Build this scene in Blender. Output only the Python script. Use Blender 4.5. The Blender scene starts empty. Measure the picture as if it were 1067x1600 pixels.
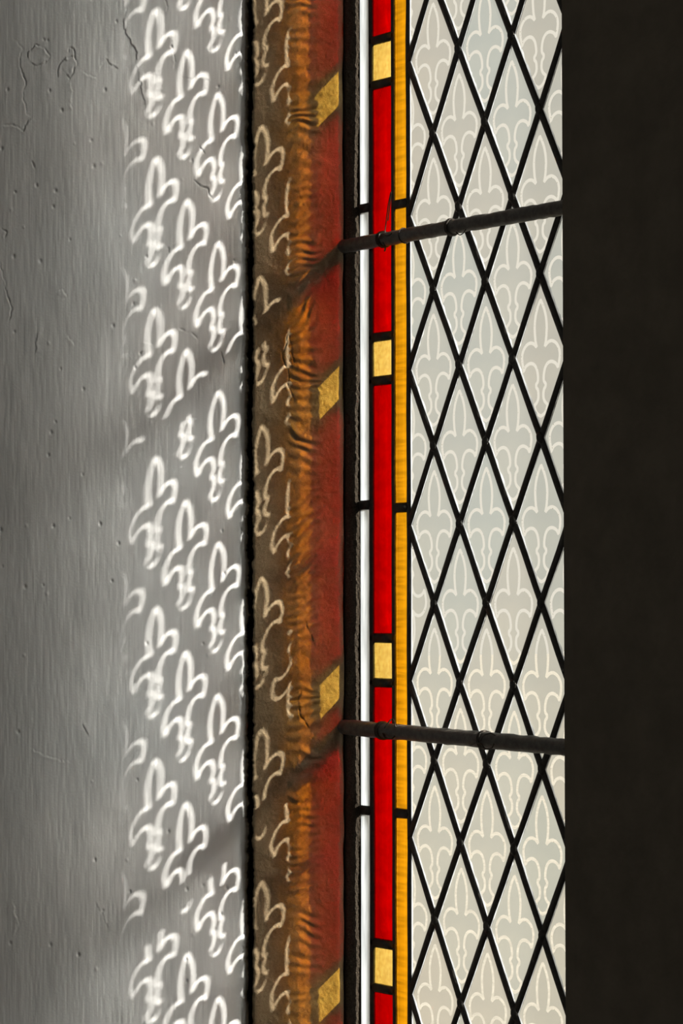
import bpy, math, random
import numpy as np
from mathutils import Vector, Matrix, noise
from mathutils.geometry import delaunay_2d_cdt

random.seed(7)
rng = np.random.default_rng(7)
SC = bpy.context.scene
COL = SC.collection
ZO = 2.10                      # height of the lattice origin above the floor

# ------------------------------------------------------------------ camera
FPX = 4200.0
CAM = Vector((2.19434212, -1.69215135, -0.55659457 + ZO))
R_ = Vector((0.5903984188506906, 0.8071110011600201, -0.0012404938834081457))
U_ = Vector((0.02708421086991003, -0.01827585511446269, 0.9994660767836943))
F_ = Vector((-0.8066573947718815, 0.5901167892259169, 0.03265000051356526))
cd = bpy.data.cameras.new('camera')
cd.sensor_fit = 'AUTO'
cd.sensor_width = 36.0
cd.lens = 36.0 * FPX / 1600.0
cd.clip_start = 0.02
cam = bpy.data.objects.new('camera', cd)
M3 = Matrix((R_, U_, -F_)).transposed()
cam.matrix_world = Matrix.Translation(CAM) @ M3.to_4x4()
COL.objects.link(cam)
SC.camera = cam

# ------------------------------------------------------------------ sky, sun, exposure
w = bpy.data.worlds.new('hazy_sky')
SC.world = w
w.use_nodes = True
nt = w.node_tree
nt.nodes['Background'].inputs[0].default_value = (0.97, 0.93, 0.83, 1)
nt.nodes['Background'].inputs[1].default_value = 1.02
SUN_D = Vector((-0.816801456155574, -0.3501144302910656, -0.4585360039561741))
sl = bpy.data.lights.new('sun', 'SUN')
sl.energy = 14.8
sl.color = (1.0, 0.96, 0.89)
sl.angle = math.radians(0.53)
so = bpy.data.objects.new('sun', sl)
so.rotation_euler = SUN_D.to_track_quat('-Z', 'Y').to_euler()
so.location = (2, 1, 4)
COL.objects.link(so)
SC.cycles.sample_clamp_indirect = 0.0       # keep the light that the matt glass scatters on to the wall
SC.cycles.max_bounces = 7
SC.cycles.diffuse_bounces = 3
SC.cycles.transmission_bounces = 5
SC.cycles.use_guiding = True                # path guiding finds the bright panes from the wall
vs = SC.view_settings
vs.view_transform = 'Standard'
vs.look = 'None'
vs.exposure = 0.0
vs.gamma = 1.0
vs.use_curve_mapping = False

# ------------------------------------------------------------------ helpers
def pix_ray(x, y):
    return (R_ * ((x - 533.5) / FPX) + U_ * ((800 - y) / FPX) + F_)

def pix_on(x, y, n, c):
    """world point where the sight line of a photo pixel meets the plane n.p = c"""
    v = pix_ray(x, y)
    return CAM + v * ((c - n.dot(CAM)) / n.dot(v))

YN = Vector((0, 1, 0))
def win_pt(x, y, s=0.0):
    p = pix_on(x, y, YN, -s)
    return p.x, p.z

def mesh_obj(name, verts, faces, mats, parent=None, fmat=None, smooth=False):
    me = bpy.data.meshes.new(name)
    me.from_pydata(verts, [], faces)
    for m in mats:
        me.materials.append(m)
    if fmat is not None:
        me.polygons.foreach_set('material_index', fmat)
    if smooth:
        me.polygons.foreach_set('use_smooth', [True] * len(me.polygons))
    me.update()
    o = bpy.data.objects.new(name, me)
    COL.objects.link(o)
    if parent:
        o.parent = parent
    return o

def tag(o, label=None, cat=None, group=None, kind=None):
    for k, v in (('label', label), ('category', cat), ('group', group), ('kind', kind)):
        if v:
            o[k] = v
    return o

def empty(name, loc=(0, 0, 0)):
    o = bpy.data.objects.new(name, None)
    o.location = loc
    o.empty_display_size = 0.05
    COL.objects.link(o)
    return o

def box_geo(x0, x1, y0, y1, z0, z1):
    v = [(x0, y0, z0), (x1, y0, z0), (x1, y1, z0), (x0, y1, z0),
         (x0, y0, z1), (x1, y0, z1), (x1, y1, z1), (x0, y1, z1)]
    f = [(0, 3, 2, 1), (4, 5, 6, 7), (0, 1, 5, 4), (1, 2, 6, 5), (2, 3, 7, 6), (3, 0, 4, 7)]
    return v, f

def tube_geo(pts, rad, seg=8, close=True):
    """tube along a polyline; rad a number or one per point"""
    pts = [Vector(p) for p in pts]
    n = len(pts)
    rr = rad if isinstance(rad, (list, tuple)) else [rad] * n
    vs_, fs = [], []
    ref = Vector((0.3, 0.2, 0.93)).normalized()
    for i, p in enumerate(pts):
        d = (pts[min(i + 1, n - 1)] - pts[max(i - 1, 0)]).normalized()
        if abs(d.dot(ref)) > 0.95:
            ref = Vector((0.9, 0.3, 0.1)).normalized()
        a = d.cross(ref).normalized()
        b = d.cross(a).normalized()
        for k in range(seg):
            t = 2 * math.pi * k / seg
            vs_.append(tuple(p + (a * math.cos(t) + b * math.sin(t)) * rr[i]))
    for i in range(n - 1):
        for k in range(seg):
            k2 = (k + 1) % seg
            fs.append((i * seg + k, i * seg + k2, (i + 1) * seg + k2, (i + 1) * seg + k))
    if close:
        fs.append(tuple(range(seg - 1, -1, -1)))
        fs.append(tuple((n - 1) * seg + k for k in range(seg)))
    return vs_, fs

def join(*geos):
    V, Fc = [], []
    for v, f in geos:
        o = len(V)
        V += list(v)
        Fc += [tuple(i + o for i in q) for q in f]
    return V, Fc

# ------------------------------------------------------------------ materials
class NT:
    def __init__(self, name):
        self.m = bpy.data.materials.new(name)
        self.m.use_nodes = True
        self.t = self.m.node_tree
        self.t.nodes.clear()
        self.out = self.n('ShaderNodeOutputMaterial')
    def n(self, typ, **kw):
        nd = self.t.nodes.new(typ)
        for k, v in kw.items():
            if k.startswith('_'):
                setattr(nd, k[1:], v)
            else:
                nd.inputs[k.replace('__', ' ')].default_value = v
        return nd
    def l(self, a, b):
        self.t.links.new(a, b)
    def surf(self, s):
        self.l(s, self.out.inputs['Surface'])
        return self.m
    def coords(self, scale=(1, 1, 1)):
        tc = self.n('ShaderNodeTexCoord')
        mp = self.n('ShaderNodeMapping')
        mp.inputs['Scale'].default_value = scale
        self.l(tc.outputs['Object'], mp.inputs['Vector'])
        return mp.outputs['Vector']
    def noise(self, vec, scale, detail=4, rough=0.55):
        nz = self.n('ShaderNodeTexNoise', Scale=scale, Detail=detail, Roughness=rough)
        self.l(vec, nz.inputs['Vector'])
        return nz.outputs['Fac']
    def ramp(self, fac, stops):
        r = self.n('ShaderNodeValToRGB')
        e = r.color_ramp.elements
        while len(e) < len(stops):
            e.new(0.5)
        for el, (p, c) in zip(e, stops):
            el.position = p
            el.color = (c[0], c[1], c[2], 1)
        self.l(fac, r.inputs['Fac'])
        return r.outputs['Color']
    def math(self, op, a, b=None, c=None):
        nd = self.n('ShaderNodeMath')
        nd.operation = op
        for i, x in enumerate((a, b, c)):
            if x is None:
                continue
            if isinstance(x, (int, float)):
                nd.inputs[i].default_value = x
            else:
                self.l(x, nd.inputs[i])
        return nd.outputs[0]
    def bump(self, h, strength, dist, normal=None):
        b = self.n('ShaderNodeBump', Strength=strength, Distance=dist)
        self.l(h, b.inputs['Height'])
        if normal:
            self.l(normal, b.inputs['Normal'])
        return b.outputs['Normal']

def mat_plaster():
    k = NT('grey_painted_plaster')
    p = k.n('ShaderNodeBsdfPrincipled', Roughness=0.62)
    p.inputs['Specular IOR Level'].default_value = 0.25
    big = k.noise(k.coords((3, 3, 2)), 2.0, 3)
    k.l(k.ramp(big, [(0.3, (0.76, 0.77, 0.795)), (0.7, (0.81, 0.82, 0.845))]), p.inputs['Base Color'])
    strokes = k.noise(k.coords((620, 30, 16)), 1.0, 3, 0.6)
    broad = k.noise(k.coords((150, 20, 9)), 1.0, 2, 0.5)
    fine = k.noise(k.coords((1, 1, 1)), 420.0, 3, 0.6)
    h = k.math('ADD', k.math('MULTIPLY', strokes, 0.8), k.math('ADD', k.math('MULTIPLY', broad, 0.8), k.math('MULTIPLY', fine, 0.45)))
    k.l(k.bump(h, 0.34, 0.0006), p.inputs['Normal'])
    return k.surf(p.outputs[0])

def mat_stone():
    k = NT('brown_sandstone')
    p = k.n('ShaderNodeBsdfPrincipled', Roughness=0.85)
    p.inputs['Specular IOR Level'].default_value = 0.2
    v = k.coords()
    big = k.noise(v, 14.0, 5, 0.6)
    grain = k.noise(v, 1300.0, 2, 0.7)
    mix = k.math('ADD', k.math('MULTIPLY', big, 0.5), k.math('MULTIPLY', grain, 0.5))
    k.l(k.ramp(mix, [(0.32, (0.20, 0.145, 0.086)), (0.5, (0.29, 0.222, 0.138)), (0.68, (0.43, 0.34, 0.215))]), p.inputs['Base Color'])
    light_streak = k.noise(k.coords((60, 60, 190)), 1.0, 3, 0.6)  # bump put in to break the amber light into streaks
    h = k.math('ADD', k.math('MULTIPLY', grain, 0.55), k.math('MULTIPLY', light_streak, 0.55))
    k.l(k.bump(h, 0.8, 0.0010), p.inputs['Normal'])
    return k.surf(p.outputs[0])

def mat_mortar():
    k = NT('dark_lime_mortar')
    p = k.n('ShaderNodeBsdfPrincipled', Roughness=0.9)
    p.inputs['Specular IOR Level'].default_value = 0.15
    v = k.coords()
    g = k.noise(v, 700.0, 4, 0.7)
    k.l(k.ramp(g, [(0.35, (0.03, 0.024, 0.018)), (0.66, (0.07, 0.055, 0.04)), (0.76, (0.35, 0.30, 0.22))]), p.inputs['Base Color'])
    k.l(k.bump(g, 0.8, 0.0010), p.inputs['Normal'])
    return k.surf(p.outputs[0])

def mat_plain(name, col, rough=0.8, nscale=6.0, var=0.15, bump=0.002):
    k = NT(name)
    p = k.n('ShaderNodeBsdfPrincipled', Roughness=rough)
    g = k.noise(k.coords(), nscale, 5, 0.6)
    a = tuple(c * (1 - var) for c in col)
    b = tuple(c * (1 + var) for c in col)
    k.l(k.ramp(g, [(0.3, a), (0.7, b)]), p.inputs['Base Color'])
    k.l(k.bump(g, 0.4, bump), p.inputs['Normal'])
    return k.surf(p.outputs[0])

def mat_metal(name, col, rough, nscale=260.0, dust=None):
    k = NT(name)
    p = k.n('ShaderNodeBsdfPrincipled', Roughness=rough)
    p.inputs['Specular IOR Level'].default_value = 0.4
    v = k.coords()
    g = k.noise(v, nscale, 4, 0.65)
    stops = [(0.3, tuple(c * 0.7 for c in col)), (0.62, tuple(c * 1.3 for c in col))]
    if dust:
        stops.append((0.78, dust))
    k.l(k.ramp(g, stops), p.inputs['Base Color'])
    k.l(k.bump(g, 0.6, 0.0008), p.inputs['Normal'])
    return k.surf(p.outputs[0])

def mat_clear(name, tint):
    k = NT(name)
    t = k.n('ShaderNodeBsdfTransparent', Color=(*tint, 1))
    g = k.n('ShaderNodeBsdfGlossy', Roughness=0.08, Color=(1, 1, 1, 1))
    m = k.n('ShaderNodeMixShader', Fac=0.03)
    k.l(t.outputs[0], m.inputs[1])
    k.l(g.outputs[0], m.inputs[2])
    return k.surf(m.outputs[0])

def mat_frost():
    """matt-stained quarry glass: scatters what passes through it"""
    k = NT('matt_stained_glass')
    oi = k.n('ShaderNodeObjectInfo')
    tint = k.ramp(oi.outputs['Random'], [(0.0, (0.635, 0.672, 0.672)), (0.5, (0.667, 0.672, 0.653)), (1.0, (0.686, 0.667, 0.635))])
    cloud = k.noise(k.coords(), 22.0, 3, 0.5)
    mul = k.n('ShaderNodeMixRGB')
    mul.blend_type = 'MULTIPLY'
    mul.inputs[0].default_value = 1.0
    k.l(tint, mul.inputs[1])
    k.l(k.ramp(cloud, [(0.3, (0.94, 0.95, 0.95)), (0.7, (1.04, 1.03, 1.0))]), mul.inputs[2])
    # two grain sizes of matting: a near lobe round the direct beam and a wider one
    r1 = k.n('ShaderNodeBsdfRefraction', Roughness=0.9, IOR=0.935)
    r2 = k.n('ShaderNodeBsdfRefraction', Roughness=0.75, IOR=0.87)
    t = k.n('ShaderNodeBsdfTranslucent')
    r1.distribution = r2.distribution = 'BECKMANN'
    for q in (r1, r2, t):
        k.l(mul.outputs[0], q.inputs['Color'])
    m1 = k.n('ShaderNodeMixShader', Fac=0.4)
    k.l(r1.outputs[0], m1.inputs[1])
    k.l(r2.outputs[0], m1.inputs[2])
    m = k.n('ShaderNodeMixShader', Fac=0.04)
    k.l(m1.outputs[0], m.inputs[1])
    k.l(t.outputs[0], m.inputs[2])
    return k.surf(m.outputs[0])

def mat_line():
    """bare glass where the stain has been scratched out"""
    k = NT('bare_glass_line')
    sp = k.noise(k.coords(), 330.0, 2, 0.5)
    col = k.ramp(sp, [(0.0, (0.85, 0.835, 0.80)), (0.66, (0.85, 0.835, 0.80)), (0.74, (0.5, 0.46, 0.39))])
    t = k.n('ShaderNodeBsdfTransparent')
    k.l(col, t.inputs[0])
    return k.surf(t.outputs[0])

def mat_pot(name, deep, light, sc, r0=0.42, r1=0.6, scatter=0.6, rough=0.95, ior=0.92, body=None, detail=3):
    """pot-metal coloured glass with noise streaks in its tone; its worn face scatters part of the light"""
    k = NT(name)
    v = k.coords(sc)
    g = k.noise(v, 1.0, detail, 0.6)
    c = k.ramp(g, [(r0, deep), (r1, light)])
    t = k.n('ShaderNodeBsdfTransparent')
    k.l(c, t.inputs[0])
    r = k.n('ShaderNodeBsdfRefraction', Roughness=rough, IOR=ior)
    r.distribution = 'BECKMANN'
    if body:
        r.inputs['Color'].default_value = (*body, 1)
    else:
        k.l(c, r.inputs['Color'])
    m = k.n('ShaderNodeMixShader', Fac=scatter)
    k.l(t.outputs[0], m.inputs[1])
    k.l(r.outputs[0], m.inputs[2])
    return k.surf(m.outputs[0])

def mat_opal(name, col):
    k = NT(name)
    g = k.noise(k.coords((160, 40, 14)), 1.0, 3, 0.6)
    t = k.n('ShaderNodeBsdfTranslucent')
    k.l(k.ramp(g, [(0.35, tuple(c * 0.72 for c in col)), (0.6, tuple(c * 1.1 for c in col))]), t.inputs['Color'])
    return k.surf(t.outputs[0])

MAT_PLASTER = mat_plaster()
MAT_STONE = mat_stone()
MAT_MORTAR = mat_mortar()
MAT_LEAD = mat_metal('dull_lead', (0.035, 0.032, 0.029), 0.55)
MAT_PUTTY = mat_metal('chalky_putty', (0.55, 0.54, 0.52), 0.8)
MAT_IRON = mat_metal('old_iron', (0.10, 0.094, 0.086), 0.5, 160.0, (0.16, 0.145, 0.125))
MAT_WIRE = mat_metal('dark_copper_wire', (0.035, 0.026, 0.02), 0.5)
MAT_CLEAR = mat_clear('clear_glass', (0.98, 0.98, 0.97))
MAT_FROST = mat_frost()
MAT_LINE = mat_line()
MAT_EDGE_GLARE = mat_opal('edge_glare', (0.46, 0.485, 0.51))  # pale translucent colour standing in for glare at the pane edges
MAT_RED = mat_pot('ruby_glass', (0.52, 0.0, 0.0), (0.64, 0.0, 0.0), (40, 40, 60), scatter=0.92, ior=0.915, rough=1.0)
MAT_YEL = mat_pot('pale_yellow_glass', (0.80, 0.50, 0.06), (1.0, 0.74, 0.14), (200, 40, 200), scatter=0.3, ior=0.92, body=(1.0, 0.82, 0.34))
MAT_AMB = mat_pot('amber_glass_light_streaks', (0.30, 0.08, 0.0005), (1.0, 0.36, 0.004), (14, 40, 150), 0.42, 0.56, scatter=0.62, ior=0.945, rough=1.0, body=(1.0, 0.46, 0.008), detail=2)  # streaks coloured in to imitate the uneven light that rippled glass casts
MAT_WHI = mat_opal('opal_white_glass', (0.28, 0.30, 0.32))
MAT_ROOM = mat_plain('dim_church_plaster', (0.30, 0.27, 0.235))
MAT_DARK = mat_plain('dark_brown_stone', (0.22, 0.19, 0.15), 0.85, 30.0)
MAT_FLOOR = mat_plain('worn_stone_flags', (0.20, 0.18, 0.155), 0.7)
MAT_OUT = mat_plain('weathered_limestone', (0.5, 0.46, 0.38), 0.85)
MAT_GROUND = mat_plain('pale_gravel', (0.33, 0.315, 0.28), 0.9, 8.0)

# ------------------------------------------------------------------ wall planes
def plane(ang_deg, c):
    a = math.radians(ang_deg)
    n = Vector((math.cos(a), math.sin(a), 0))
    t = Vector((n.y, -n.x, 0))            # along the wall, from the window into the room
    return n, t, c
WN, WT, WC = plane(-36.99790649598108, -0.07747233083623481)
JN, JT, JC = plane(-38.56271640826828, -0.0654)

def sz(x, y, P):
    n, t, c = P
    p = pix_on(x, y, n, c)
    return p.dot(t), p.z

def seg_dist(S, Z, pts):
    d = np.full(S.shape, 1e9)
    for (x0, y0), (x1, y1) in zip(pts[:-1], pts[1:]):
        dx, dy = x1 - x0, y1 - y0
        L = dx * dx + dy * dy + 1e-12
        t = np.clip(((S - x0) * dx + (Z - y0) * dy) / L, 0, 1)
        d = np.minimum(d, np.hypot(S - x0 - t * dx, Z - y0 - t * dy))
    return d

def wiggle(pts, amp, step):
    out = []
    for (x0, y0), (x1, y1) in zip(pts[:-1], pts[1:]):
        n = max(1, int(math.hypot(x1 - x0, y1 - y0) / step))
        for i in range(n):
            f = i / n
            j = 0 if i == 0 else amp
            out.append((x0 + (x1 - x0) * f + random.uniform(-j, j), y0 + (y1 - y0) * f + random.uniform(-j, j)))
    out.append(pts[-1])
    return out

def crack(Hm, S, Z, P, px, depth, width, lip=0.0):
    """a broken line in the paint: uneven, tapering, one side lifting like a flake"""
    pts = [sz(x, y, P) for x, y in wiggle(wiggle(px, 2.4, 7), 1.0, 2.5)]
    xs = [p[0] for p in pts]; zs = [p[1] for p in pts]
    m = 0.012
    sel = (S > min(xs) - m) & (S < max(xs) + m) & (Z > min(zs) - m) & (Z < max(zs) + m)
    if not sel.any():
        return
    s_, z_ = S[sel], Z[sel]
    best = np.full(s_.shape, 1e9); side = np.zeros(s_.shape); along = np.zeros(s_.shape)
    n = len(pts) - 1
    for i, ((x0, y0), (x1, y1)) in enumerate(zip(pts[:-1], pts[1:])):
        dx, dy = x1 - x0, y1 - y0
        L = dx * dx + dy * dy + 1e-12
        t = np.clip(((s_ - x0) * dx + (z_ - y0) * dy) / L, 0, 1)
        d = np.hypot(s_ - x0 - t * dx, z_ - y0 - t * dy)
        u = d < best
        best = np.where(u, d, best)
        side = np.where(u, np.sign(dx * (z_ - y0) - dy * (s_ - x0)), side)
        along = np.where(u, (i + t) / n, along)
    var = np.interp(along, np.linspace(0, 1, 14), [0.15] + [random.uniform(0.25, 1.25) for _ in range(12)] + [0.15])
    wv = width * 0.62 * (0.6 + 0.5 * var)
    sg = random.choice((-1, 1))
    Hm[sel] += var * (-depth * np.exp(-(best / wv) ** 2) + lip * 1.1 * np.exp(-best / 0.0028) * (side * sg > 0))

def height_wall(name, P, s_ax, z_ax, Hm, mat, back=0.06, jag=None):
    n, t, c = P
    ns, nz = len(s_ax), len(z_ax)
    S, Z = np.meshgrid(s_ax, z_ax)
    S = S.copy()
    if jag is not None:
        S += jag
    co = np.stack([S.ravel(), Hm.ravel(), Z.ravel()], 1)
    i = np.arange(nz - 1)[:, None] * ns + np.arange(ns - 1)[None, :]
    q = np.stack([i, i + ns, i + ns + 1, i + 1], -1).reshape(-1, 4)
    # side walls and back so the piece is solid
    rim = list(range(ns)) + [k * ns + ns - 1 for k in range(1, nz)] + [(nz - 1) * ns + k for k in range(ns - 2, -1, -1)] + [k * ns for k in range(nz - 2, 0, -1)]
    b0 = ns * nz
    bco = co[rim].copy()
    bco[:, 1] = -back
    co = np.vstack([co, bco])
    m = len(rim)
    side = np.array([[rim[k], rim[(k + 1) % m], b0 + (k + 1) % m, b0 + k] for k in range(m)])
    q = np.vstack([q, side])
    me = bpy.data.meshes.new(name)
    me.vertices.add(len(co)); me.vertices.foreach_set('co', co.ravel())
    me.loops.add(q.size); me.loops.foreach_set('vertex_index', q.ravel())
    me.polygons.add(len(q))
    me.polygons.foreach_set('loop_start', np.arange(0, q.size, 4))
    me.update(calc_edges=True)
    sm = np.zeros(len(q), dtype=bool); sm[:len(q) - m] = True
    me.polygons.foreach_set('use_smooth', sm)
    me.materials.append(mat)
    me.update()
    o = bpy.data.objects.new(name, me)
    o.matrix_world = Matrix(((t.x, n.x, 0, n.x * c), (t.y, n.y, 0, n.y * c), (0, 0, 1, 0), (0, 0, 0, 1)))
    COL.objects.link(o)
    return o

ZLO, ZHI = ZO - 1.20, ZO + 0.55           # glazing bottom and top
def z_axis(fine):
    return np.concatenate([[0.0, 0.4, ZLO], np.arange(ZO - 1.04, ZO + 0.09, fine), np.linspace(ZO + 0.10, ZHI, 30), [3.0, 4.0]])

def smooth_noise(S, Z, fs, fz, seed):
    """cheap value noise on a lattice"""
    r = np.random.default_rng(seed)
    u, v = S * fs, Z * fz
    iu, iv = np.floor(u).astype(int), np.floor(v).astype(int)
    fu, fv = u - iu, v - iv
    fu = fu * fu * (3 - 2 * fu); fv = fv * fv * (3 - 2 * fv)
    iu -= iu.min(); iv -= iv.min()
    g = r.random((iv.max() + 2, iu.max() + 2))
    a = g[iv, iu] * (1 - fu) + g[iv, iu + 1] * fu
    b = g[iv + 1, iu] * (1 - fu) + g[iv + 1, iu + 1] * fu
    return a * (1 - fv) + b * fv - 0.5

# ---- left splay: grey painted plaster
def build_wall_left():
    P = (WN, WT, WC)
    s0 = sz(386.5, 800, P)[0]
    s1 = sz(-60, 800, P)[0]
    s_end = 0.62
    s_ax = np.concatenate([np.arange(s0, s1, 0.0009), np.linspace(s1 + 0.005, s_end, 12)])
    z_ax = z_axis(0.0012)
    S, Z = np.meshgrid(s_ax, z_ax)
    Hm = 0.0014 * smooth_noise(S, Z, 22, 9, 1) + 0.0006 * smooth_noise(S, Z, 70, 30, 2) + 0.00022 * smooth_noise(S, Z, 420, 60, 3)
    Cr = [
        ([(20, 60), (36, 78), (31, 100), (38, 122), (37, 150), (41, 178), (50, 183)], 0.0011, 0.0009, 0.0004),
        ([(50, 183), (36, 205), (22, 196), (2, 196)], 0.0008, 0.0009, 0.0006),
        ([(44, 92), (46, 78), (57, 70), (70, 76), (78, 88), (70, 98), (57, 103), (46, 96)], 0.0008, 0.0009, 0.0007),
        ([(90, 120), (92, 102), (100, 92), (116, 88), (120, 103), (108, 123), (97, 108)], 0.0011, 0.0009, 0.0007),
        ([(106, 84), (108, 75), (115, 76), (118, 88)], 0.0008, 0.0009, 0.0005),
        ([(130, 112), (150, 122)], 0.0005, 0.0009, 0.0005),
        ([(155, 110), (165, 92), (185, 108)], 0.0003, 0.0010, 0.0006),
        ([(111, 128), (113, 172)], 0.0002, 0.0008, 0.0005),
        ([(200, 12), (193, 35), (198, 55), (214, 80), (212, 100), (220, 138), (227, 170)], 0.0002, 0.0009, 0.0007),
        ([(258, 0), (262, 12), (256, 24)], 0.0012, 0.0008, 0.0003),
        ([(267, 62), (272, 88), (271, 108)], 0.0010, 0.0008, 0.0004),
        ([(281, 122), (300, 124), (328, 127)], 0.0006, 0.0008, 0.0003),
        ([(312, 228), (320, 240)], 0.0012, 0.0009, 0.0003),
        ([(302, 280), (310, 288), (325, 294), (332, 310)], 0.0010, 0.0009, 0.0004),
        ([(0, 410), (12, 462), (19, 482), (13, 505)], 0.0013, 0.0009, 0.0004),
        ([(0, 355), (10, 362), (7, 372)], 0.0012, 0.0009, 0.0004),
        ([(50, 252), (54, 262)], 0.0010, 0.0010, 0.0003),
        ([(280, 514), (296, 520), (308, 530)], 0.0010, 0.0008, 0.0003),
        ([(222, 534), (238, 537)], 0.0005, 0.0008, 0.0003),
        ([(262, 386), (264, 395)], 0.0010, 0.0010, 0.0003),
        ([(382, 525), (379, 545), (386, 570)], 0.0013, 0.0010, 0.0005),
        ([(345, 550), (350, 568)], 0.0009, 0.0008, 0.0003),
        ([(88, 458), (96, 452), (104, 462), (96, 468)], 0.0004, 0.0010, 0.0006),
        ([(60, 518), (55, 550)], 0.0002, 0.0012, 0.0005),
        ([(105, 525), (116, 540)], 0.0003, 0.0012, 0.0005),
        ([(20, 1410), (30, 1445), (22, 1460)], 0.0003, 0.0012, 0.0005),
        ([(150, 1410), (170, 1450)], 0.0002, 0.0010, 0.0004),
        ([(50, 1170), (75, 1182), (110, 1192)], 0.0003, 0.0010, 0.0004),
        ([(130, 1130), (138, 1150)], 0.0003, 0.0012, 0.0005),
    ]
    for px, dp, wd, lip in Cr:
        crack(Hm, S, Z, P, px, dp, wd, lip)
    for _ in range(90):                       # pinholes and dried drips of paint
        x, y = random.uniform(-20, 380), random.uniform(0, 1600)
        s, z = sz(x, y, P)
        r = random.uniform(0.0008, 0.0016)
        sel = (abs(S - s) < 0.006) & (abs(Z - z) < 0.006)
        if sel.any():
            Hm[sel] += random.choice((-0.0011, -0.0011, 0.0006)) * np.exp(-((S[sel] - s) ** 2 + ((Z[sel] - z) * 0.8) ** 2) / r ** 2)
    jag = np.zeros(S.shape)                   # chipped arris beside the stone
    e = 0.0030 * smooth_noise(S[:, :1], Z[:, :1], 1, 140, 5) + 0.0022 * smooth_noise(S[:, :1], Z[:, :1], 1, 520, 6)
    fall = np.exp(-(S - s0) / 0.003)
    jag += e * fall
    Hm -= 0.0035 * np.exp(-((S - s0) / 0.0016) ** 2)
    o = height_wall('wall_left', P, s_ax, z_ax, Hm, MAT_PLASTER, 0.05, jag)
    tag(o, 'grey painted plaster window splay, brush-marked and cracked near the top', 'wall', kind='structure')

# ---- stone jamb between splay and glass
def build_jamb():
    P = (JN, JT, JC)
    s0 = sz(536, 800, P)[0]
    s1 = sz(394.5, 800, P)[0]
    s_ax = np.arange(s0, s1, 0.0009)
    z_ax = z_axis(0.0012)
    S, Z = np.meshgrid(s_ax, z_ax)
    Hm = 0.0016 * smooth_noise(S, Z, 30, 14, 11) + 0.0008 * smooth_noise(S, Z, 110, 130, 12) + 0.0005 * smooth_noise(S, Z, 500, 500, 13)
    Cr = [
        ([(449, 520), (444, 545), (441, 560), (446, 572), (450, 580)], 0.0022, 0.0010, 0.0004),
        ([(451, 522), (456, 545), (459, 570)], 0.0016, 0.0009, 0.0003),
        ([(448, 572), (450, 598), (457, 618), (460, 630)], 0.0018, 0.0010, 0.0003),
        ([(455, 680), (465, 700)], 0.0007, 0.0009, 0.0004),
        ([(478, 970), (484, 990), (490, 1003)], 0.0010, 0.0009, 0.0003),
        ([(470, 1080), (466, 1100), (470, 1120), (478, 1130), (483, 1140)], 0.0016, 0.0010, 0.0003),
        ([(460, 295), (475, 322)], 0.0004, 0.0008, 0.0005),
    ]
    for px, dp, wd, lip in Cr:
        crack(Hm, S, Z, P, px, dp, wd, lip)
    sa, sb = sz(505, 800, P)[0], sz(448, 800, P)[0]          # ridges shaped to imitate streaks in the light from the rippled amber glass
    env = np.clip((S - sa) / 0.008, 0, 1) * np.clip((sb - S) / 0.006, 0, 1)
    ph = Z * 84 + S * 34 + 2.4 * smooth_noise(S, Z, 22, 24, 31) + 0.9 * smooth_noise(S, Z, 60, 60, 32)
    amp = 0.5 + 0.9 * (smooth_noise(S, Z, 40, 35, 33) + 0.3)
    Hm += 0.0013 * env * amp * np.sin(2 * np.pi * ph)
    jag = np.zeros(S.shape)
    e = 0.0030 * smooth_noise(S[:, :1], Z[:, :1], 1, 110, 15) + 0.0022 * smooth_noise(S[:, :1], Z[:, :1], 1, 480, 16)
    jag += e * np.exp(-(s1 - S) / 0.003)
    Hm -= 0.0014 * np.exp(-((S - s1) / 0.0016) ** 2)          # worn outer arris
    Hm -= 0.0026 * np.exp(-((S - s0) / 0.0034) ** 2) * (1 + 1.2 * smooth_noise(S, Z, 1, 60, 17))
    jag += 0.0014 * smooth_noise(S[:, :1], Z[:, :1], 1, 40, 18) * np.exp(-(S - s0) / 0.003)
    o = height_wall('trim_1', P, s_ax, z_ax, Hm, MAT_STONE, 0.06, jag)
    tag(o, 'brown sandstone window jamb catching red and amber light', 'jamb', kind='structure')
    # mortar fillet bedding the glass
    s2 = sz(568.5, 800, P)[0]
    s3 = sz(537.5, 800, P)[0]
    s_ax = np.arange(s2, s3, 0.0008)
    S, Z = np.meshgrid(s_ax, z_ax)
    Hm = 0.0016 * smooth_noise(S, Z, 60, 30, 21) + 0.0009 * smooth_noise(S, Z, 300, 260, 22) + 0.0006 * smooth_noise(S, Z, 700, 700, 23)
    Hm -= 0.0025 * np.exp(-((S - s3) / 0.0012) ** 2)
    Hm -= 0.0022
    o = height_wall('trim_2', P, s_ax, z_ax, Hm, MAT_MORTAR, 0.04)
    tag(o, 'rough dark mortar fillet between stone jamb and white glass strip', 'mortar', kind='structure')

build_wall_left()
build_jamb()

# ---- stone behind the groove, the right splay and the rest of the room
XR = 8 * 0.041909270622311555            # right edge of the quarry field
XE0, XE1 = -0.0855, XR + 0.0855           # outer edges of the glazing
def poly_prism(name, plan, z0, z1, mat, label=None, cat='wall'):
    n = len(plan)
    v = [(x, y, z0) for x, y in plan] + [(x, y, z1) for x, y in plan]
    f = [tuple(range(n - 1, -1, -1)), tuple(range(n, 2 * n))] + [(i, (i + 1) % n, n + (i + 1) % n, n + i) for i in range(n)]
    o = mesh_obj(name, v, f, [mat])
    tag(o, label, cat, kind='structure')
    return o

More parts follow.
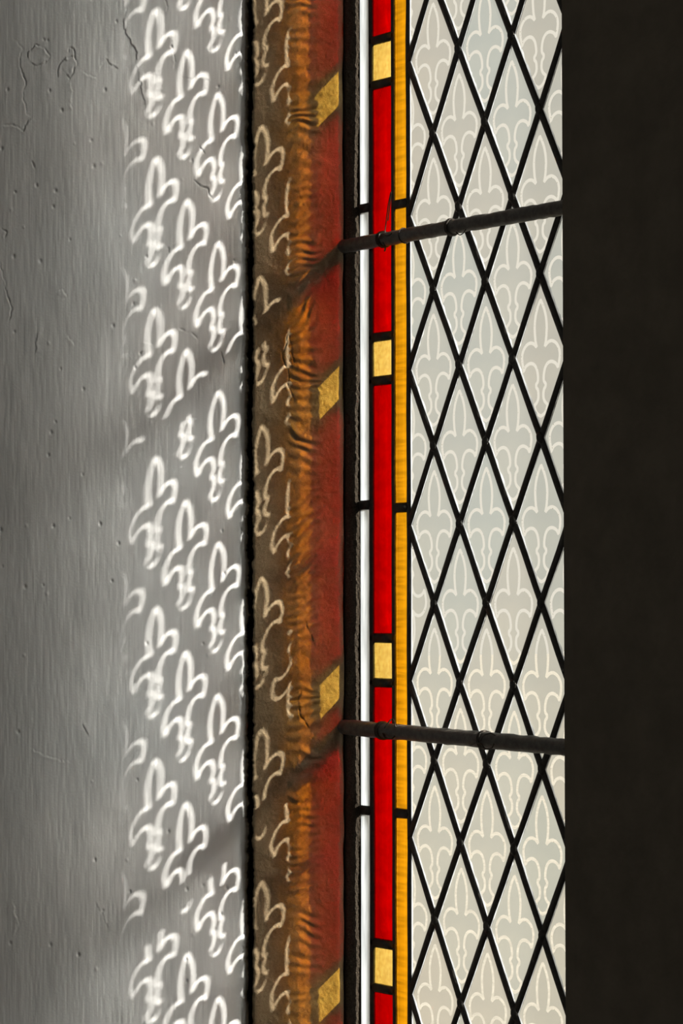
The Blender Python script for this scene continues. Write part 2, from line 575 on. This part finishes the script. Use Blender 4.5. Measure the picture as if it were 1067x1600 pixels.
# right splay mirrors the left one; its arris is what the sight line of x = 880 grazes
d_ = Vector((0.6018, -0.7987))
cam2, vv = Vector((CAM.x, CAM.y)), pix_ray(880.5, 800)
vv = Vector((vv.x, vv.y))
den = d_.x * (-vv.y) - d_.y * (-vv.x)
rhs = cam2 - Vector((XE1, 0))
s_arr = (rhs.x * (-vv.y) - rhs.y * (-vv.x)) / den
AX, AY = XE1 + d_.x * s_arr, d_.y * s_arr
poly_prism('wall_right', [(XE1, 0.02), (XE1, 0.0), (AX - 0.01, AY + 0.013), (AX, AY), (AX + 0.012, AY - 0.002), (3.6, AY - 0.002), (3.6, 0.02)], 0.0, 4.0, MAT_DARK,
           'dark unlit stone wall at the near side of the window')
LX, LY = WT.x * 0.62 + WN.x * WC, WT.y * 0.62 + WN.y * WC
LY2 = AY
a0 = JN * (JC - 0.065)
p0 = a0 + JT * 0.02
p1 = a0 + JT * 0.60
poly_prism('wall_front', [(-3.6, LY), (LX, LY), (p1.x + 0.0, p1.y + 0.01), (p0.x, p0.y), (-0.12, 0.02), (-3.6, 0.02)], 0.0, 4.0, MAT_DARK,
           'stone core of the window wall behind the splay')
poly_prism('wall_above', [(-0.55, 0.02), (1.0, 0.02), (1.0, -0.03), (-0.09, -0.03), (-0.55, -0.3)], ZHI + 0.003, 4.0, MAT_DARK, 'stone wall over the window head')
poly_prism('wall_below', [(-0.09, 0.02), (XE1 + 0.02, 0.02), (XE1 + 0.30, -0.38), (-0.36, -0.38)], 0.0, ZLO - 0.003, MAT_DARK, 'stone wall under the window sill')
poly_prism('floor', [(-3.6, -6), (3.6, -6), (3.6, 0.02), (-3.6, 0.02)], -0.1, 0.0, MAT_FLOOR, 'worn stone church floor', 'floor')
poly_prism('ceiling', [(-3.6, -6), (3.6, -6), (3.6, 0.02), (-3.6, 0.02)], 4.0, 4.1, MAT_DARK, 'dark church ceiling', 'ceiling')
bw = [box_geo(x0, x1, -6.2, -6.0, z0, z1) for x0, x1, z0, z1 in ((-3.6, -2.3, 0, 4), (-0.7, 0.7, 0, 4), (2.3, 3.6, 0, 4),  # unseen wall; its two openings are added as fill for the dark right wall
      (-2.3, -0.7, 0, 1.6), (0.7, 2.3, 0, 1.6), (-2.3, -0.7, 3.4, 4), (0.7, 2.3, 3.4, 4))]
tag(mesh_obj('wall_back', *join(*bw), [MAT_ROOM]), 'dim far church wall with two openings added to let in fill light', 'wall', kind='structure')
poly_prism('wall_west', [(-3.7, -6.1), (-3.6, -6.1), (-3.6, 0.02), (-3.7, 0.02)], 0.0, 4.0, MAT_ROOM, 'dim west church wall')
poly_prism('wall_east', [(3.6, -6.1), (3.7, -6.1), (3.7, 0.02), (3.6, 0.02)], 0.0, 4.0, MAT_ROOM, 'dim east church wall')
poly_prism('wall_rebate', [(-0.30, 0.0014), (-0.0822, 0.0014), (-0.0822, 0.012), (-0.11, 0.03), (-0.30, 0.03)], ZLO - 0.05, ZHI + 0.05, MAT_OUT, 'outer stone rebate holding the glass edge beside the mortar')
poly_prism('wall_rebate', [(XE1 + 0.3, 0.0014), (XE1 + 0.3, 0.03), (XE1 + 0.025, 0.03), (XE1 - 0.0033, 0.012), (XE1 - 0.0033, 0.0014)], ZLO - 0.05, ZHI + 0.05, MAT_OUT, 'outer stone rebate on the shaded side of the glass')
# outside: a buttress that shades the far half of the window, and the yard
XS = 4.62 * 0.041909270622311555
bd = 0.52
bx = XS + bd * SUN_D.x / SUN_D.y
poly_prism('wall_outside', [(bx, 0.02), (bx + 0.5, 0.02), (bx + 0.5, bd), (bx, bd)], -0.1, 6.0, MAT_OUT, 'limestone buttress outside the window')
poly_prism('ground', [(-60, 0.02), (60, 0.02), (60, 80), (-60, 80)], -0.4, -0.1, MAT_GROUND, 'pale gravel yard outside', 'ground')

# ------------------------------------------------------------------ the leaded window
A = 0.041909270622311555
HQ = 0.16
WIN = empty('window_1', (0, 0, ZLO))
tag(WIN, 'tall leaded window of fleur-de-lis quarries with a red and amber border', 'window', kind='structure')
def wloc(o, x, y, z):
    o.location = (x, y, z - ZLO)          # parts are placed in the window's own frame
    return o

SEGS = [
    [(0, .676), (.10, .588), (.18, .479), (.214, .358), (.203, .246), (.183, .17), (.145, .105)],
    [(.145, .105), (.27, .152), (.41, .160), (.55, .125), (.645, .056), (.672, -.017), (.645, -.1), (.605, -.168)],
    [(.605, -.168), (.53, -.117), (.39, -.088), (.257, -.1), (.16, -.15), (.108, -.23), (.105, -.31), (.168, -.348)],
    [(.168, -.348), (.16, -.386), (.105, -.42), (.088, -.5), (.13, -.56), (.235, -.605)],
    [(.235, -.605), (.19, -.67), (.10, -.716), (0, -.738)],
]
def catmull(pts, n):
    P = [Vector(p) for p in pts]
    P = [P[0] * 2 - P[1]] + P + [P[-1] * 2 - P[-2]]
    out = []
    for i in range(1, len(P) - 2):
        for k in range(n):
            t = k / n
            a, b, c, d = P[i - 1], P[i], P[i + 1], P[i + 2]
            out.append(0.5 * ((2 * b) + (c - a) * t + (2 * a - 5 * b + 4 * c - d) * t * t + (3 * b - a - 3 * c + d) * t ** 3))
    out.append(P[-2])
    return out
LINES = []
for s in SEGS:
    c = [Vector((p.x * A, p.y * HQ / 2)) for p in catmull(s, 3)]
    LINES.append(c)
    LINES.append([Vector((-p.x, p.y)) for p in c])
LW = 0.0034
GT = 0.0008                               # half thickness of the glass

def clip_half(poly, axis, val, keep_less):
    out = []
    n = len(poly)
    for i in range(n):
        p, q = poly[i], poly[(i + 1) % n]
        pi, qi = (p[axis] <= val) == keep_less, (q[axis] <= val) == keep_less
        if pi:
            out.append(p)
        if pi != qi:
            f = (val - p[axis]) / (q[axis] - p[axis])
            out.append((p[0] + (q[0] - p[0]) * f, p[1] + (q[1] - p[1]) * f))
    return out

def quarry_mesh(name, poly, flip=False, jit=0.0):
    """3 mm slab; the room-side face is cut along the bare lines of the drawing"""
    sgn = -1 if flip else 1
    jx, jy = random.uniform(-jit, jit), random.uniform(-jit, jit)
    lines = [[Vector((p.x + jx, sgn * p.y + jy)) for p in L] for L in LINES]
    V = [Vector(p) for p in poly]
    E = []
    for L in lines:
        n = len(L)
        for s in (-1, 1):
            base = len(V)
            for i, p in enumerate(L):
                d = (L[min(i + 1, n - 1)] - L[max(i - 1, 0)]).normalized()
                V.append(p + Vector((-d.y, d.x)) * (s * LW / 2))
            E += [(base + i, base + i + 1) for i in range(n - 1)]
        # end caps
        E.append((len(V) - 2 * n, len(V) - n))
        E.append((len(V) - n - 1, len(V) - 1))
    # pale strips imitating glare along the two left edges (and a cut left edge)
    glare_strips = []
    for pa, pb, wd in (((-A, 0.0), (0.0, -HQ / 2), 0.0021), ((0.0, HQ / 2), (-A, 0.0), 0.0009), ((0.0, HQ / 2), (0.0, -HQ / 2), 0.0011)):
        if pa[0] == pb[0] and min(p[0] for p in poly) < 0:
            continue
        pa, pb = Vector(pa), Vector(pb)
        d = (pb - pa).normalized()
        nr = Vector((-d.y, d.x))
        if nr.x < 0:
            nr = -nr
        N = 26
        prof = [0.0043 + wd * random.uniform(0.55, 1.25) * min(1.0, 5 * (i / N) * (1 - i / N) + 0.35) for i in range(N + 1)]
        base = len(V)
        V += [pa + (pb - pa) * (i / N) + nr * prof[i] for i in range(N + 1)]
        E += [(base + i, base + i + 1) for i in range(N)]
        glare_strips.append((pa, d, nr, (pb - pa).length, prof))
    v, e, f, ov, oe, of = delaunay_2d_cdt(V, E, [list(range(len(poly)))], 1, 1e-7)
    segs = [(a, b) for L in lines for a, b in zip(L[:-1], L[1:])]
    SA = np.array([tuple(a) for a, b in segs]); SB = np.array([tuple(b) for a, b in segs])
    D = SB - SA
    LL = (D ** 2).sum(1) + 1e-15
    verts = [(p.x, -GT, p.y) for p in v]
    faces, fm = [], []
    for q, src in zip(f, of):
        if not src:                        # outside the cut piece of glass
            continue
        c = np.mean([tuple(v[i]) for i in q], axis=0)
        t = np.clip(((c - SA) * D).sum(1) / LL, 0, 1)
        dist = np.sqrt((((SA + D * t[:, None]) - c) ** 2).sum(1)).min()
        q = list(q)
        a, b, c_ = (v[i] for i in q[:3])
        if (b - a).cross(c_ - a) < 0:      # front face must look into the room (-y)
            q.reverse()
        faces.append(tuple(q))
        kind = 1 if dist < LW * 0.5 else 0
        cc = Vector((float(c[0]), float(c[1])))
        for pa, d, nr, L, prof in glare_strips:
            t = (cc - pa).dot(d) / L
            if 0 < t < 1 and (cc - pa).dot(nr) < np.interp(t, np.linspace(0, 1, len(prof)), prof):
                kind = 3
        fm.append(kind)
    b0 = len(verts)
    n = len(poly)
    verts += [(p[0], -GT, p[1]) for p in poly] + [(p[0], GT, p[1]) for p in poly]
    area = sum(poly[i][0] * poly[(i + 1) % n][1] - poly[(i + 1) % n][0] * poly[i][1] for i in range(n))
    idx = list(range(n)) if area > 0 else list(range(n - 1, -1, -1))
    faces.append(tuple(b0 + n + i for i in reversed(idx))); fm.append(2)
    for k in range(n):
        i, j = idx[k], idx[(k + 1) % n]
        faces.append((b0 + j, b0 + i, b0 + n + i, b0 + n + j)); fm.append(2)
    me = bpy.data.meshes.new(name)
    me.from_pydata(verts, [], faces)
    for m in (MAT_FROST, MAT_LINE, MAT_CLEAR, MAT_EDGE_GLARE):
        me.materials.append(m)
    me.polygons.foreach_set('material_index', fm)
    me.update()
    return me

def diamond(ins):
    k = 1 - ins
    return [(0, HQ / 2 * k), (-A * k, 0), (0, -HQ / 2 * k), (A * k, 0)]
FULL = [quarry_mesh('quarry_pane', diamond(0.05), False, 0.0006) for _ in range(4)]
HALF_CACHE = {}
for k in range(0, 9):
    for j in range(-5, 9):
        zc = ZO - (j + (0.5 if k % 2 else 0.0) + 0.5) * HQ
        if zc - HQ / 2 > ZHI - 0.01 or zc + HQ / 2 < ZLO + 0.01:
            continue
        poly = diamond(0.05)
        key = []
        if k == 0:
            poly = clip_half(poly, 0, 0.0015, False); key.append('L')
        if k == 8:
            poly = clip_half(poly, 0, -0.0015, True); key.append('R')
        if zc + HQ / 2 > ZHI:
            poly = clip_half(poly, 1, ZHI - 0.002 - zc, True); key.append('T%.3f' % (ZHI - zc))
        if zc - HQ / 2 < ZLO:
            poly = clip_half(poly, 1, ZLO + 0.002 - zc, False); key.append('B%.3f' % (zc - ZLO))
        flip = (k == 0 and j == 3)
        if flip:
            key.append('F')
        if len(poly) < 3:
            continue
        if not key:
            me = random.choice(FULL)
        else:
            key = tuple(key)
            if key not in HALF_CACHE:
                HALF_CACHE[key] = quarry_mesh('quarry_pane', poly, flip)
            me = HALF_CACHE[key]
        o = bpy.data.objects.new('quarry_pane', me)
        COL.objects.link(o)
        o.parent = WIN
        wloc(o, k * A, random.uniform(-0.0002, 0.0002), zc)
        if flip:
            o['label'] = 'half quarry set upside down'

# ---- border strips: white, red with yellow squares, amber
def zs(x, ys):
    return [win_pt(x, y)[1] for y in ys]
RY = zs(600, [59.5, 129.5, 525.5, 594, 997, 1067, 1475, 1545.5])
AMB = zs(628, [318, 793, 1271])
WHT = zs(572, [325, 789, 1266])
PER = (RY[0] - RY[6]) / 3
def extend(seq, per_n):
    """carry the rhythm of the strip on above and below the frame"""
    out = list(seq)
    step = per_n
    while out[0] + step < ZHI - 0.02 if len(out) else False:
        out.insert(0, out[0] + step)
    while out[-1] - step > ZLO + 0.02:
        out.append(out[-1] - step)
    return out
ya = extend(RY[0::2], PER)
yb = [z - (RY[0] - RY[1]) for z in ya]
for i, z in enumerate(ya):                # measured heights where they are in view
    for m0, m1 in zip(RY[0::2], RY[1::2]):
        if abs(z - m0) < 1e-6:
            yb[i] = m1
AMBX = extend(AMB, (AMB[0] - AMB[2]) / 2)
WHTX = extend(WHT, (WHT[0] - WHT[2]) / 2)

def slab(name, x0, x1, z0, z1, mat, label, ydep=0.0008):
    # glass with a slightly wavy face
    nx, nz = 3, max(2, int((z1 - z0) / 0.02) + 1)
    xc, zc = (x0 + x1) / 2, (z0 + z1) / 2
    V, Fc = [], []
    for s in (-1, 1):
        for b in range(nz):
            for a in range(nx):
                x = x0 + (x1 - x0) * a / (nx - 1); z = z0 + (z1 - z0) * b / (nz - 1)
                V.append((x - xc, s * ydep + random.uniform(-0.00008, 0.00008), z - zc))
    N = nx * nz
    for b in range(nz - 1):
        for a in range(nx - 1):
            i = b * nx + a
            Fc.append((i, i + 1, i + nx + 1, i + nx))
            Fc.append((N + i, N + i + nx, N + i + nx + 1, N + i + 1))
    rim = list(range(nx)) + [k * nx + nx - 1 for k in range(1, nz)] + [(nz - 1) * nx + k for k in range(nx - 2, -1, -1)] + [k * nx for k in range(nz - 2, 0, -1)]
    fm = [0 if i % 2 == 0 else 1 for i in range(len(Fc))]
    for i in range(len(rim)):
        a, b = rim[i], rim[(i + 1) % len(rim)]
        Fc.append((b, a, N + a, N + b)); fm.append(1)
    o = mesh_obj(name, V, Fc, [mat, MAT_CLEAR], WIN, fm, True)
    wloc(o, xc, 0, zc)
    o['label'] = label
    return o

CAME_V = [(-0.0641, 0.0088), (-0.0258, 0.0070), (0.0, 0.0074)]
def came(name, p, q, wd, ht):
    """H-section lead: a shallow dome on each side of the glass"""
    p, q = Vector((p[0], 0, p[1])), Vector((q[0], 0, q[1]))
    d = (q - p)
    L = d.length
    d.normalize()
    side = Vector((d.z, 0, -d.x))
    prof = []
    for k in range(10):
        t = 2 * math.pi * k / 10
        c, s_ = math.cos(t), math.sin(t)
        prof.append((wd / 2 * math.copysign(abs(c) ** 0.8, c), (0.0010 if s_ > 0 else ht) * s_))     # nearly flush outside, domed inside
    nseg = max(1, int(L / 0.035))
    mid = (p + q) / 2
    V, Fc = [], []
    for i in range(nseg + 1):
        c = p + d * (L * i / nseg) - mid
        wob = random.uniform(-0.0004, 0.0004) if 0 < i < nseg else 0
        ws = 1 + random.uniform(-0.06, 0.06)
        for a, b in prof:
            V.append(tuple(c + side * (a * ws + wob) + Vector((0, b, 0))))
    m = len(prof)
    for i in range(nseg):
        for k in range(m):
            k2 = (k + 1) % m
            Fc.append((i * m + k, i * m + k2, (i + 1) * m + k2, (i + 1) * m + k))
    Fc.append(tuple(range(m - 1, -1, -1)))
    Fc.append(tuple(nseg * m + k for k in range(m)))
    fm = [1 if k < m // 2 else 0 for i in range(nseg) for k in range(m)] + [0, 0]
    o = mesh_obj(name, V, Fc, [MAT_LEAD, MAT_PUTTY], WIN, fm, True)
    wloc(o, mid.x, 0, mid.z)
    return o

def border(mirror):
    fx = (lambda x: XR - x) if mirror else (lambda x: x)
    def sl(name, x0, x1, z0, z1, mat, label):
        a, b = sorted((fx(x0), fx(x1)))
        slab(name, a, b, z0, z1, mat, label)
    # red strip broken by yellow squares
    e = 0.003
    bounds = [ZHI]
    for a, b in zip(ya, yb):
        sl('yellow_pane', -0.0625, -0.027, b + e, a - e, MAT_YEL, 'pale yellow glass square in the red border')
        sl('red_pane', -0.0625, -0.027, a + e, bounds[-1] - (e if len(bounds) > 1 else 0.001), MAT_RED, 'ruby red border glass')
        bounds.append(b)
        for z in (a, b):
            came('lead_came', (fx(-0.0665), z), (fx(-0.0235), z), 0.0100, 0.0024)
    sl('red_pane', -0.0625, -0.027, ZLO + 0.001, bounds[-1] - e, MAT_RED, 'ruby red border glass')
    for seq, x0, x1, mat, nm, lb in ((AMBX, -0.0245, -0.0012, MAT_AMB, 'amber_pane', 'narrow amber border glass'),
                                     (WHTX, -0.0835, -0.0655, MAT_WHI, 'white_pane', 'thin white outer border glass')):
        zt = ZHI
        for z in seq + [None]:
            zb = ZLO if z is None else z
            sl(nm, x0, x1, zb + 0.002, zt - 0.002, mat, lb)
            if z is not None:
                came('lead_came', (fx(x0 - 0.001), z), (fx(x1 + 0.001), z), 0.0105, 0.0024)
            zt = zb
    for x, wd in CAME_V:
        came('lead_came', (fx(x), ZLO), (fx(x), ZHI), wd, 0.0024)
border(False)
border(True)

# diagonal leads, each a straight run from edge to edge
def diag(sign):
    slope = HQ / 2 / A
    lines = []
    for i in range(-30, 40):
        z_at0 = ZO + i * HQ / 1.0 + 0.0      # crossings of even columns sit at whole multiples of HQ
        pts = []
        # line: z = z_at0 + sign*slope*x, clipped to the field
        x0, x1 = 0.0, XR
        za, zb = z_at0, z_at0 + sign * slope * XR
        t0, t1 = 0.0, 1.0
        for lim, side in ((ZHI, 1), (ZLO, -1)):
            fa, fb = side * (za - lim), side * (zb - lim)
            if fa > 0 and fb > 0:
                t0 = 2
            elif fa > 0:
                t0 = max(t0, fa / (fa - fb))
            elif fb > 0:
                t1 = min(t1, fa / (fa - fb))
        if t1 - t0 < 0.03:
            continue
        came('lead_came', (XR * t0, za + (zb - za) * t0), (XR * t1, za + (zb - za) * t1), 0.0090, 0.0025)
diag(1)
diag(-1)

# soldered joints
def blob_mesh():
    V, Fc = [], []
    seg, rings = 10, 3
    V.append((0, -0.0031, 0))
    for r in range(1, rings + 1):
        t = r / rings * math.pi / 2
        for k in range(seg):
            a = 2 * math.pi * k / seg
            rr = 0.0062 * math.sin(t) * (1 + random.uniform(-0.1, 0.1))
            V.append((rr * math.cos(a) * 0.85, -0.0031 * math.cos(t) - (0.0012 if r < rings else 0), rr * math.sin(a) * 1.15))
    for k in range(seg):
        Fc.append((0, 1 + (k + 1) % seg, 1 + k))
    for r in range(rings - 1):
        for k in range(seg):
            a, b = 1 + r * seg + k, 1 + r * seg + (k + 1) % seg
            Fc.append((a, b, b + seg, a + seg))
    Fc.append(tuple(1 + (rings - 1) * seg + k for k in range(seg)))
    me = bpy.data.meshes.new('solder_joint')
    me.from_pydata(V, [], Fc)
    me.materials.append(MAT_LEAD)
    me.polygons.foreach_set('use_smooth', [True] * len(me.polygons))
    return me
BL = [blob_mesh() for _ in range(3)]
for k in range(1, 8):
    for j in range(-5, 9):
        z = ZO - (j + (0.5 if k % 2 else 0.0)) * HQ
        if ZLO + 0.02 < z < ZHI - 0.02:
            o = bpy.data.objects.new('solder_joint', random.choice(BL))
            COL.objects.link(o)
            o.parent = WIN
            wloc(o, k * A, 0, z)
            o.rotation_euler = (0, random.uniform(-0.3, 0.3), 0)

# ------------------------------------------------------------------ saddle bars and their ties
def smooth_path(pts, n=6):
    P = [Vector(p) for p in pts]
    P = [P[0] * 2 - P[1]] + P + [P[-1] * 2 - P[-2]]
    out = []
    for i in range(1, len(P) - 2):
        for k in range(n):
            t = k / n
            a, b, c, d = P[i - 1], P[i], P[i + 1], P[i + 2]
            out.append(0.5 * ((2 * b) + (c - a) * t + (2 * a - 5 * b + 4 * c - d) * t * t + (3 * b - a - 3 * c + d) * t ** 3))
    out.append(P[-2])
    return out

BS = 0.0120
def saddle_bar(pa, pb, r, label, ties, strands):
    xa, za = win_pt(*pa, BS)
    xb, zb = win_pt(*pb, BS)
    m = (zb - za) / (xb - xa)
    zat = lambda x: za + m * (x - xa)
    x0, x1 = -0.112, XE1 + 0.02
    root = empty('saddle_bar', (x0, -BS, zat(x0)))
    tag(root, label, 'iron bar', 'iron saddle bars across the window')
    pts, rad = [], []
    n = 70
    for i in range(n + 1):
        x = x0 + (x1 - x0) * i / n
        pts.append((x - x0 + 0, random.uniform(-0.0003, 0.0003), zat(x) - zat(x0) + random.uniform(-0.0003, 0.0003)))
        rad.append(r * random.uniform(0.95, 1.05))
    v, f = tube_geo(pts, rad, 14)
    mesh_obj('rod', v, f, [MAT_IRON], root, None, True)
    for xpx, turns, wr in ties:
        x = win_pt(xpx, (pa[1] + pb[1]) / 2, BS)[0]
        P = []
        N = int(turns * 14)
        for i in range(N + 1):
            t = 2 * math.pi * i / 14 + 1.0
            P.append((x - x0 + 0.0022 * i / 14 - 0.001 * turns + random.uniform(-.0003, .0003), (r + wr * 0.7) * math.cos(t), zat(x) - zat(x0) + (r + wr * 0.7) * math.sin(t)))
        v, f = tube_geo(P, wr, 6)
        mesh_obj('tie_wire', v, f, [MAT_WIRE], root, None, True)
    for pxs, wr in strands:
        P = []
        for (x, y, s) in pxs:
            wx, wz = win_pt(x, y, BS + s)
            P.append((wx - x0, -s, wz - zat(x0)))
        v, f = tube_geo(smooth_path(P), wr, 6)
        mesh_obj('tie_wire', v, f, [MAT_WIRE], root, None, True)
    return root

saddle_bar((560, 381), (870, 326), 0.0074, 'upper of two iron saddle bars, tied across the window with wire', [
    (599, 3.0, 0.0010), (706, 2.0, 0.0012), (632, 1.0, 0.0007)],
    [([(601, 366, .004), (604, 340, .002), (607, 318, .001), (611, 300, .001), (609, 320, .002), (606, 345, .003)], 0.0006),
     ([(592, 372, .008), (598, 366, .010), (606, 368, .010), (613, 364, .008)], 0.0009),
     ([(598, 378, .009), (602, 386, .009), (601, 392, .006)], 0.0009),
     ([(712, 362, .008), (718, 367, .006), (724, 364, .006), (728, 358, .006)], 0.0006)])
saddle_bar((560, 1138), (875, 1167), 0.0082, 'lower of two iron saddle bars, wire loop twisted round its middle', [
    (598, 3.0, 0.0010), (757, 2.0, 0.0010)],
    [([(600, 1138, .009), (606, 1130, .008), (612, 1124, .004), (616, 1127, .003), (618, 1136, .006)], 0.0008),
     ([(598, 1146, .009), (603, 1153, .009), (612, 1154, .008), (617, 1150, .007)], 0.0011),
     ([(750, 1158, .009), (756, 1149, .010), (766, 1146, .009), (774, 1149, .007)], 0.0008),
     ([(735, 1165, .009), (744, 1161, .010), (752, 1163, .010), (758, 1170, .009), (768, 1169, .008), (772, 1162, .008)], 0.0008)])
